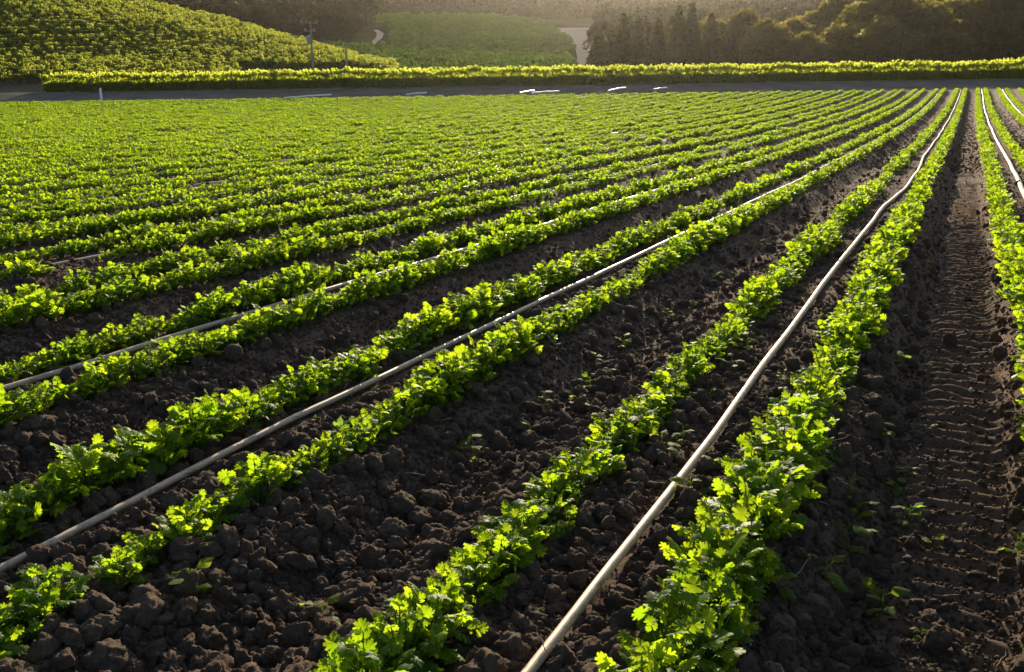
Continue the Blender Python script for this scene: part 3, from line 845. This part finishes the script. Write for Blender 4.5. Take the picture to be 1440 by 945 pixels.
# ------------------------------------------------------------------ vine hedge along the road, row by row
def vine_leaves(n, r, half_w, z0, z1, lumps):
    t = r.random(n)
    return t
def vine_row(name, D, s0, s1, label, dens=620, trunks=True, htop=1.6):
    r = np.random.default_rng(int(D * 10)); L = s1 - s0
    n = int(L * dens)
    S = r.uniform(s0, s1, n)
    top = htop + 0.75 * fbm(S * 0.55, S * 0 + D, 3) + 0.25 * fbm(S * 2.7, S * 0 + D, 2)
    q = np.where(r.random(n) < 0.80, r.uniform(0, 0.60, n), 0.5 + 0.6 * r.random(n) ** 1.2)
    zb = 0.12 + 0.25 * fbm(S * 1.3, S * 0 + 9, 2)
    z = zb + (top - zb) * q
    w = (0.40 - 0.22 * q) * (1 + 0.5 * fbm(S * 1.1, S * 0 + D + 4, 2))
    dd = r.normal(0, 0.6, n).clip(-1.2, 1.2) * w
    # upright shoots poking out of the top
    m = int(L * 16); S2 = np.repeat(r.uniform(s0, s1, m), 5); hh = np.tile(np.linspace(0, 1, 5), m) * np.repeat(r.uniform(0.1, 0.6, m), 5)
    t2 = htop + 0.75 * fbm(S2 * 0.55, S2 * 0 + D, 3) + 0.25 * fbm(S2 * 2.7, S2 * 0 + D, 2)
    S = np.concatenate([S, S2 + r.normal(0, 0.03, len(S2))]); z = np.concatenate([z, t2 + hh - 0.08]); dd = np.concatenate([dd, r.normal(0, 0.2, len(S2))])
    X = S * RGT[0] + (D + dd) * FWD[0]; Y = S * RGT[1] + (D + dd) * FWD[1]
    P = np.stack([X, Y, base_z(X, Y) + z], -1)
    U, W = hang_axes(len(P), 0.10, r)
    V, Fq = quads(P, U, W)
    root = link(name, None); tag(root, label, "vine row", "vine rows behind the road")
    link("foliage", mesh_np("foliage", V, [Fq], [M['vine']], smooth_shade=False), parent=root)
    if trunks:
        st = L / 95.0
        for i in range(95):
            s = s0 + (i + 0.5) * st + r.normal(0, 0.1)
            x, y_ = s * RGT[0] + D * FWD[0], s * RGT[1] + D * FWD[1]; zz = float(base_z(np.array([x]), np.array([y_]))[0])
            mb = MB(); mb.tube([(x, y_, zz - 0.05), (x + r.normal(0, .03), y_ + r.normal(0, .03), zz + 0.4), (x + r.normal(0, .06), y_, zz + 0.9)], [0.045, 0.035, 0.03], 6)
            link("trunk", mb.mesh("trunk", [M['bark']]), parent=root)
    return root
HS0 = float((at(62, 125, 106.5)[:2]) @ RGT)
vine_row("vine_row", 106.5, HS0, 78, "front trellised vine row along the road, dark side facing the field")
vine_row("vine_row", 109.8, HS0 + 1.2, 80, "second vine row, sunlit tops showing behind the front row", 420, False, 1.62)
vine_row("vine_row", 113.4, HS0 + 2.5, 82, "rearmost vine row of the three behind the road", 420, False, 1.66)

# ------------------------------------------------------------------ vines on the hill (nobody could count them)
def vine_mesh(seed, n=330, w=0.32, h=1.45, leaf=0.075, mat='hillvine', trunk=True):
    r = np.random.default_rng(seed)
    mb = MB()
    q = r.random(n)
    nl = 5
    cx = r.uniform(-w, w, nl); cz = r.uniform(0.7, h, nl)
    j = r.integers(0, nl, n)
    P = np.stack([cx[j] + r.normal(0, 0.25, n), r.normal(0, 0.24, n), cz[j] + r.normal(0, 0.25, n)], -1)
    P[:, 2] = np.clip(P[:, 2], 0.3, h * 0.72)
    m_ = n // 4                                              # loose upright shoots above the dense body
    P[:m_, 2] = h * r.uniform(0.68, 1.12, m_); P[:m_, 0] = np.repeat(r.uniform(-w, w, m_ // 6 + 1), 6)[:m_] + r.normal(0, 0.04, m_); P[:m_, 1] = r.normal(0, 0.12, m_)
    U, W = hang_axes(n, leaf, r, 0.6)
    V, Fq = quads(P, U, W); mb.add(V, Fq, 0)
    if trunk: mb.tube([(0, 0, -0.2), (0.03, 0.02, 0.5), (0, 0, 1.0)], [0.06, 0.05, 0.04], 5, 1)
    return mb.mesh("vine", [M[mat], M['bark']], False)
VINES = [vine_mesh(500 + i) for i in range(6)]
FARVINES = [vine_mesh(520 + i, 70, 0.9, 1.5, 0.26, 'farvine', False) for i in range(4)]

def loft_points(G, spacing_row, spacing_in, jitter, r, accept=None, ang=0.0):
    """rows of points across a lofted slope, on a ground-plan grid turned by ang"""
    from mathutils.bvhtree import BVHTree
    nv, nu = G.shape[:2]
    i = (np.arange(nv - 1)[:, None] * nu + np.arange(nu - 1)[None, :])
    Fq = np.stack([i, i + 1, i + nu + 1, i + nu], -1).reshape(-1, 4)
    T = BVHTree.FromPolygons([tuple(map(float, v)) for v in G.reshape(-1, 3)], [tuple(map(int, f)) for f in Fq])
    lo = G.reshape(-1, 3).min(0); hi = G.reshape(-1, 3).max(0); c = (lo + hi) / 2; R_ = np.linalg.norm((hi - lo)[:2]) / 2
    a = np.arange(-R_, R_, spacing_row); b = np.arange(-R_, R_, spacing_in)
    A, B = np.meshgrid(a, b); A = A.ravel() + r.normal(0, jitter, A.size); B = B.ravel() + r.normal(0, jitter * 2, B.size)
    X = c[0] + A * math.cos(ang) - B * math.sin(ang); Y = c[1] + A * math.sin(ang) + B * math.cos(ang)
    ok = (X > lo[0]) & (X < hi[0]) & (Y > lo[1]) & (Y < hi[1]); X, Y = X[ok], Y[ok]
    # cheap frame test before the exact one
    out = []
    for x_, y_ in zip(X, Y):
        h = T.ray_cast(Vector((x_, y_, 500)), Vector((0, 0, -1)))
        if h[0] is not None: out.append((x_, y_, h[0].z))
    P = np.array(out)
    qx, qy, qd = proj(P)
    k_ = (qx > -160) & (qx < 1600) & (qy > -90) & (qy < 200)
    if accept is not None: k_ &= accept(qx, qy, P)
    return P[k_]
r = np.random.default_rng(77)
bare = lambda qx, qy, P: ~((qx > 335) & (qx < 540) & (qy > 100 - (qx - 335) * 0.004)) & (depth_of(P[:, 0], P[:, 1]) > 121.5) & (qx < 556)
ROW_ANG = math.atan2(RGT[1], RGT[0]) + 0.5
P = loft_points(hill_l, 2.2, 0.55, 0.12, r, bare, ROW_ANG + 1.35)
rot = np.stack([0 * P[:, 0], 0 * P[:, 0], r.uniform(0, 6.28, len(P))], -1)
o = scatter("hill_vines", P, rot, r.uniform(0.7, 1.15, len(P)), r.integers(0, 6, len(P)), VINES)
tag(o, "sunlit yellow-green vines covering the left hill", "vineyard", kind='stuff')
print("hill vines", len(P))

def mid_ok(qx, qy, P):
    left = 440 + np.clip(64 - qy, 0, 40) * 2.2
    left = np.where(qy < 66, 528, 420)
    right = np.interp(qy, [26, 34, 46, 60, 74, 90, 100], [700, 776, 782, 800, 806, 804, 804])
    track_ = (qx > 512) & (qx < 550) & (qy > 40) & (qy < 68)
    gap = np.abs(qy - np.interp(qx, [440, 560, 700, 850], [62, 72, 80, 84])) < 1.2
    return (qx > left) & (qx < right) & (qy > 25) & ~track_ & ~gap
P = loft_points(hill_m, 3.6, 1.3, 0.15, r, mid_ok, ROW_ANG - 0.8)
rot = np.stack([0 * P[:, 0], 0 * P[:, 0], r.uniform(0, 6.28, len(P))], -1)
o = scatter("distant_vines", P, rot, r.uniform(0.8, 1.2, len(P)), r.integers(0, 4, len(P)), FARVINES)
tag(o, "dim green vines on the distant slope behind the hedge", "vineyard", kind='stuff')
print("distant vines", len(P))

# ------------------------------------------------------------------ trees
def crown_blobs(r, blobs, per, leaf, squash=0.85):
    """leaf clumps spread over lobes; blobs: list of (x,y,z,rad)"""
    Ps = []
    for (x_, y_, z_, R_) in blobs:
        n = int(per * R_ * R_)
        d = r.normal(size=(n, 3)); d /= np.linalg.norm(d, axis=1)[:, None]
        rr = R_ * (0.55 + 0.5 * r.random(n) ** 0.6) * (1 + 0.18 * np.sin(d[:, 0] * 7 + x_) * np.cos(d[:, 2] * 6 + y_))
        Ps.append(np.array([x_, y_, z_]) + d * rr[:, None] * [1, 1, squash])
    P = np.concatenate(Ps)
    U, W = rand_axes(len(P), leaf, r)
    return quads(P, U, W)
def oak_crown(seed, W=6.0, Hh=9.0, leaf=0.30, per=22, nb=26):
    r = np.random.default_rng(seed); bl = []
    for i in range(nb):
        a = r.uniform(0, 6.28); q = r.random() ** 0.6
        el = r.uniform(-0.25, 1.0)
        R_ = W * r.uniform(0.22, 0.42)
        bl.append((W * 0.78 * q * math.cos(a) * math.cos(el * 1.2), W * 0.78 * q * math.sin(a) * math.cos(el * 1.2), Hh * (0.50 + 0.34 * math.sin(el * 1.4)), R_))
    V, Fq = crown_blobs(r, bl, per, leaf)
    return V, Fq, bl
def make_oak(seed, W, Hh, mat='oak', leaf=0.21, per=190, nb=18):
    V, Fq, bl = oak_crown(seed, W, Hh, leaf, per, nb)
    cm = mesh_np("crown", V, [Fq], [M[mat]], smooth_shade=False)
    mb = MB(); mb.tube([(0, 0, -0.5), (0.1, 0, Hh * 0.2), (0.0, 0.1, Hh * 0.55)], [Hh * 0.045, Hh * 0.035, Hh * 0.02], 8)
    for b in bl[:7]: mb.tube([(0, 0, Hh * 0.22), ((b[0]) * 0.5, b[1] * 0.5, Hh * 0.40), (b[0], b[1], b[2])], [Hh * 0.022, Hh * 0.014, Hh * 0.006], 6)
    return cm, mb.mesh("trunk", [M['bark']])
def make_conifer(seed, W, Hh, leaf=0.24, n=11000):
    r = np.random.default_rng(seed)
    q = r.random(n) ** 1.25
    tiers = 15 + r.integers(0, 5)
    lay = (q * tiers) % 1.0
    rad = W * (1 - q) ** 0.75 * (0.62 + 0.38 * (1 - lay)) + 0.15
    az = r.uniform(0, 6.28, n)
    nb_ = 9; ph = r.uniform(0, 6.28, 64)
    lob = 0.72 + 0.28 * np.cos(nb_ * az + ph[(q * tiers).astype(int)])
    rr = rad * lob * (0.5 + 0.5 * r.random(n) ** 0.5)
    P = np.stack([rr * np.cos(az), rr * np.sin(az), Hh * (0.06 + 0.94 * q) - rr * 0.25 + r.normal(0, 0.1, n)], -1)
    U, Wd = rand_axes(n, leaf, r)
    V, Fq = quads(P, U, Wd)
    cm = mesh_np("crown", V, [Fq], [M['conifer']], smooth_shade=False)
    mb = MB(); mb.tube([(0, 0, -0.5), (0, 0, Hh * 0.5), (0, 0, Hh * 0.97)], [W * 0.09, W * 0.05, 0.02], 8)
    return cm, mb.mesh("trunk", [M['bark']])
OAKS = [make_oak(600 + i, 6.0, 9.0) for i in range(4)]
CONS = [make_conifer(620 + i, [3.3, 2.7, 3.6, 3.0][i], 12.0) for i in range(4)]
def put_tree(name, kit, px, top, dist, ground_z, base_h, base_w, label, cat, grp, wpx=None):
    P = at(px, top, dist); gz = ground_z
    Hh = P[2] - gz
    o = link(name, None, loc=(P[0], P[1], gz)); o.rotation_euler = (0, 0, random.uniform(0, 6.28))
    s = Hh / base_h; sw = s if wpx is None else (wpx / F_PX * dist / 2) / base_w
    o.scale = (sw, sw, s)
    link("crown", kit[0], parent=o); link("trunk", kit[1], parent=o)
    tag(o, label, cat, grp)
con = [(843, 42, 176, 46, "short conifer at the left end of the clump, next to the dirt track"), (878, 20, 172, 44, "tall pointed conifer near the left end of the clump"), (898, 23, 175, 36, "slim conifer right beside the tall pointed one at the left"),
       (926, 26, 170, 44, "broad conifer in the left middle of the clump"), (955, 10, 172, 44, "tall conifer left of the tallest one"), (974, 6, 174, 46, "tallest conifer of the clump"), (1001, 20, 176, 44, "conifer just right of the tallest one"),
       (1029, 34, 168, 36, "small yellowish conifer in front of the round oak"), (860, 34, 182, 40, "conifer half hidden behind the two leftmost ones"), (944, 22, 184, 40, "conifer behind the middle of the clump")]
for i, (q, t_, d_, w_, lab) in enumerate(con):
    put_tree("conifer_tree", CONS[i % 4], q, t_, d_, 3.0, 12.0, 2.5, lab, "conifer", "conifers beyond the hedge", w_)
oaks = [(1040, 20, 186, 90, "round oak behind the small yellowish conifer"), (1077, 33, 172, 80, "low round oak between conifers and the big oaks"), (1000, 30, 190, 90, "oak filling the gap behind the conifers"),
        (1118, 28, 182, 90, "oak at the left foot of the big oaks"), (1150, 16, 190, 100, "sunlit oak on the rising edge of the big clump"), (1135, 50, 168, 80, "low oak in front of the sunlit ones"), (1185, 0, 190, 110, "oak with bright rim above the clump's middle"),
        (1195, 34, 170, 110, "broad oak standing in the clump's lower middle"), (1250, -8, 178, 150, "largest dark oak of the right clump"), (1240, 30, 164, 120, "dark oak low in front of the largest one"), (1300, 10, 176, 130, "dark oak right of the largest one"),
        (1350, 0, 190, 140, "dark oak left of the far right edge"), (1315, 45, 165, 100, "low dark oak near the right end"), (1410, -20, 190, 150, "black oak by the photo's right edge"), (1470, -20, 185, 160, "oak cut by the photo's right edge"), (1380, 40, 200, 110, "oak behind the pale bank at the right"), (870, 58, 190, 80, "low bushy tree behind the left end of the conifers")]
for i, (q, t_, d_, w_, lab) in enumerate(oaks):
    put_tree("oak_tree", OAKS[i % 4], q, t_, d_, 3.0, 9.0, 6.0, lab, "oak tree", "oaks beyond the hedge", w_)

# wooded hillsides
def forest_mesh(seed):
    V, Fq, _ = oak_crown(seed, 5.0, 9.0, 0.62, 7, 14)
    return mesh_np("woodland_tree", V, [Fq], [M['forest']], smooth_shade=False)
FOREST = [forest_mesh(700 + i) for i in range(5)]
def wood_ok(qx, qy, P): return (qy < 75)
P = loft_points(hill_b, 6.5, 6.5, 2.0, r, None, 0.4)
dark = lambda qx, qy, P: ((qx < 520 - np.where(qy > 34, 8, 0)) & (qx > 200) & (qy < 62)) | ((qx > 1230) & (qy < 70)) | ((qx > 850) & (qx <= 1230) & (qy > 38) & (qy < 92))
P2 = loft_points(hill_m, 6.0, 6.0, 1.5, r, dark, 0.9)
Pf = np.concatenate([P, P2])
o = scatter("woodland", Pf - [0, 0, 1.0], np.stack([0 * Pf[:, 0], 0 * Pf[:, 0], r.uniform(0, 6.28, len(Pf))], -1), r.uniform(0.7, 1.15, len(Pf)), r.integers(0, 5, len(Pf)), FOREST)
tag(o, "dark shaded woodland covering the far hillsides", "woodland", kind='stuff')
print("woodland", len(Pf))

# ------------------------------------------------------------------ utility poles
def utility_pole(px, top, dist, gz, label, arms=True):
    P = at(px, top, dist); Hh = P[2] - gz
    o = link("utility_pole", None, loc=(P[0], P[1], gz)); tag(o, label, "utility pole", "utility poles")
    mb = MB(); mb.tube([(0, 0, -0.3), (0, 0, Hh * 0.5), (0, 0, Hh)], [0.15, 0.13, 0.11], 10); link("pole", mb.mesh("pole", [M['pole']]), parent=o)
    yaw = math.atan2(RGT[1], RGT[0]) + 0.35
    if arms:
        for dz in (0.35, 1.3):
            mb = MB(); mb.box((0, 0, 0), (1.1 if dz < 1 else 0.7, 0.06, 0.07)); a = link("crossarm", mb.mesh("crossarm", [M['pole']], False), parent=o, loc=(0.0, -0.2, Hh - dz)); a.rotation_euler = (0, 0, yaw)
            for sx in ((-0.95, -0.35, 0.95) if dz < 1 else (-0.55, 0.55)):
                mb = MB(); mb.tube([(sx, 0, 0.07), (sx, 0, 0.20), (sx, 0, 0.30)], [0.05, 0.09, 0.04], 8); link("insulator", mb.mesh("insulator", [M['greymetal']]), parent=a)
        mb = MB(); mb.tube([(0, 0, -0.5), (0, 0, 0.45)], 0.26, 12); mb.tube([(0, 0, 0.45), (0, 0, 0.58)], [0.27, 0.1], 12)
        tr = link("transformer", mb.mesh("transformer", [M['greymetal']]), parent=o, loc=(RGT[0] * -0.36, RGT[1] * -0.36, Hh - 2.4))
    return o
utility_pole(436, 28, 120, 3.2, "tall wooden utility pole with crossarms and transformer before the vineyard hill")
utility_pole(486, 66, 122, 3.2, "shorter bare pole right of the tall utility pole", arms=False)
a = at(454, 84, 119.5); mb = MB(); mb.tube([(0, 0, 0), (0.5, 0, 2.2)], 0.05, 6)
o = link("leaning_stake", mb.mesh("leaning_stake", [M['pole']]), loc=(a[0] , a[1], 3.1)); tag(o, "thin leaning stake between the two poles", "stake")

# bare heap of pale soil at the foot of the hill
mb = MB()
nu_, nv_ = 60, 14
uu, vv = np.meshgrid(np.linspace(0, 1, nu_), np.linspace(0, 1, nv_))
A0 = at(340, 98, 118)[:2]; A1 = at(545, 98, 118)[:2]
X = A0[0] + (A1[0] - A0[0]) * uu + FWD[0] * (vv * 5); Y = A0[1] + (A1[1] - A0[1]) * uu + FWD[1] * (vv * 5)
Z = 3.0 + (2.0 + 1.3 * fbm(uu * 9, vv * 2, 3)) * np.sin(np.pi * vv) ** 0.7 * np.sin(np.pi * uu) ** 0.4 - 0.2
i = (np.arange(nv_ - 1)[:, None] * nu_ + np.arange(nu_ - 1)[None, :])
Fq = np.stack([i, i + 1, i + nu_ + 1, i + nu_], -1).reshape(-1, 4)
tag(link("soil_bank", mesh_np("soil_bank", np.stack([X, Y, Z], -1).reshape(-1, 3), [Fq], [M['path']])), kind='structure')

# ------------------------------------------------------------------ haze: one closed box of even air
m = bpy.data.materials.new("haze"); m.use_nodes = True; t = m.node_tree; t.nodes.clear()
out = t.nodes.new("ShaderNodeOutputMaterial"); pv = t.nodes.new("ShaderNodeVolumePrincipled")
pv.inputs["Color"].default_value = (0.95, 0.88, 0.78, 1); pv.inputs["Density"].default_value = 0.00007; pv.inputs["Anisotropy"].default_value = 0.85
t.links.new(pv.outputs[0], out.inputs["Volume"])
mb = MB(); mb.box((-60, 350, 80), (900, 800, 84.5))
tag(link("haze", mb.mesh("haze", [m], False)), "thin warm evening haze over the valley", "haze", kind='stuff')
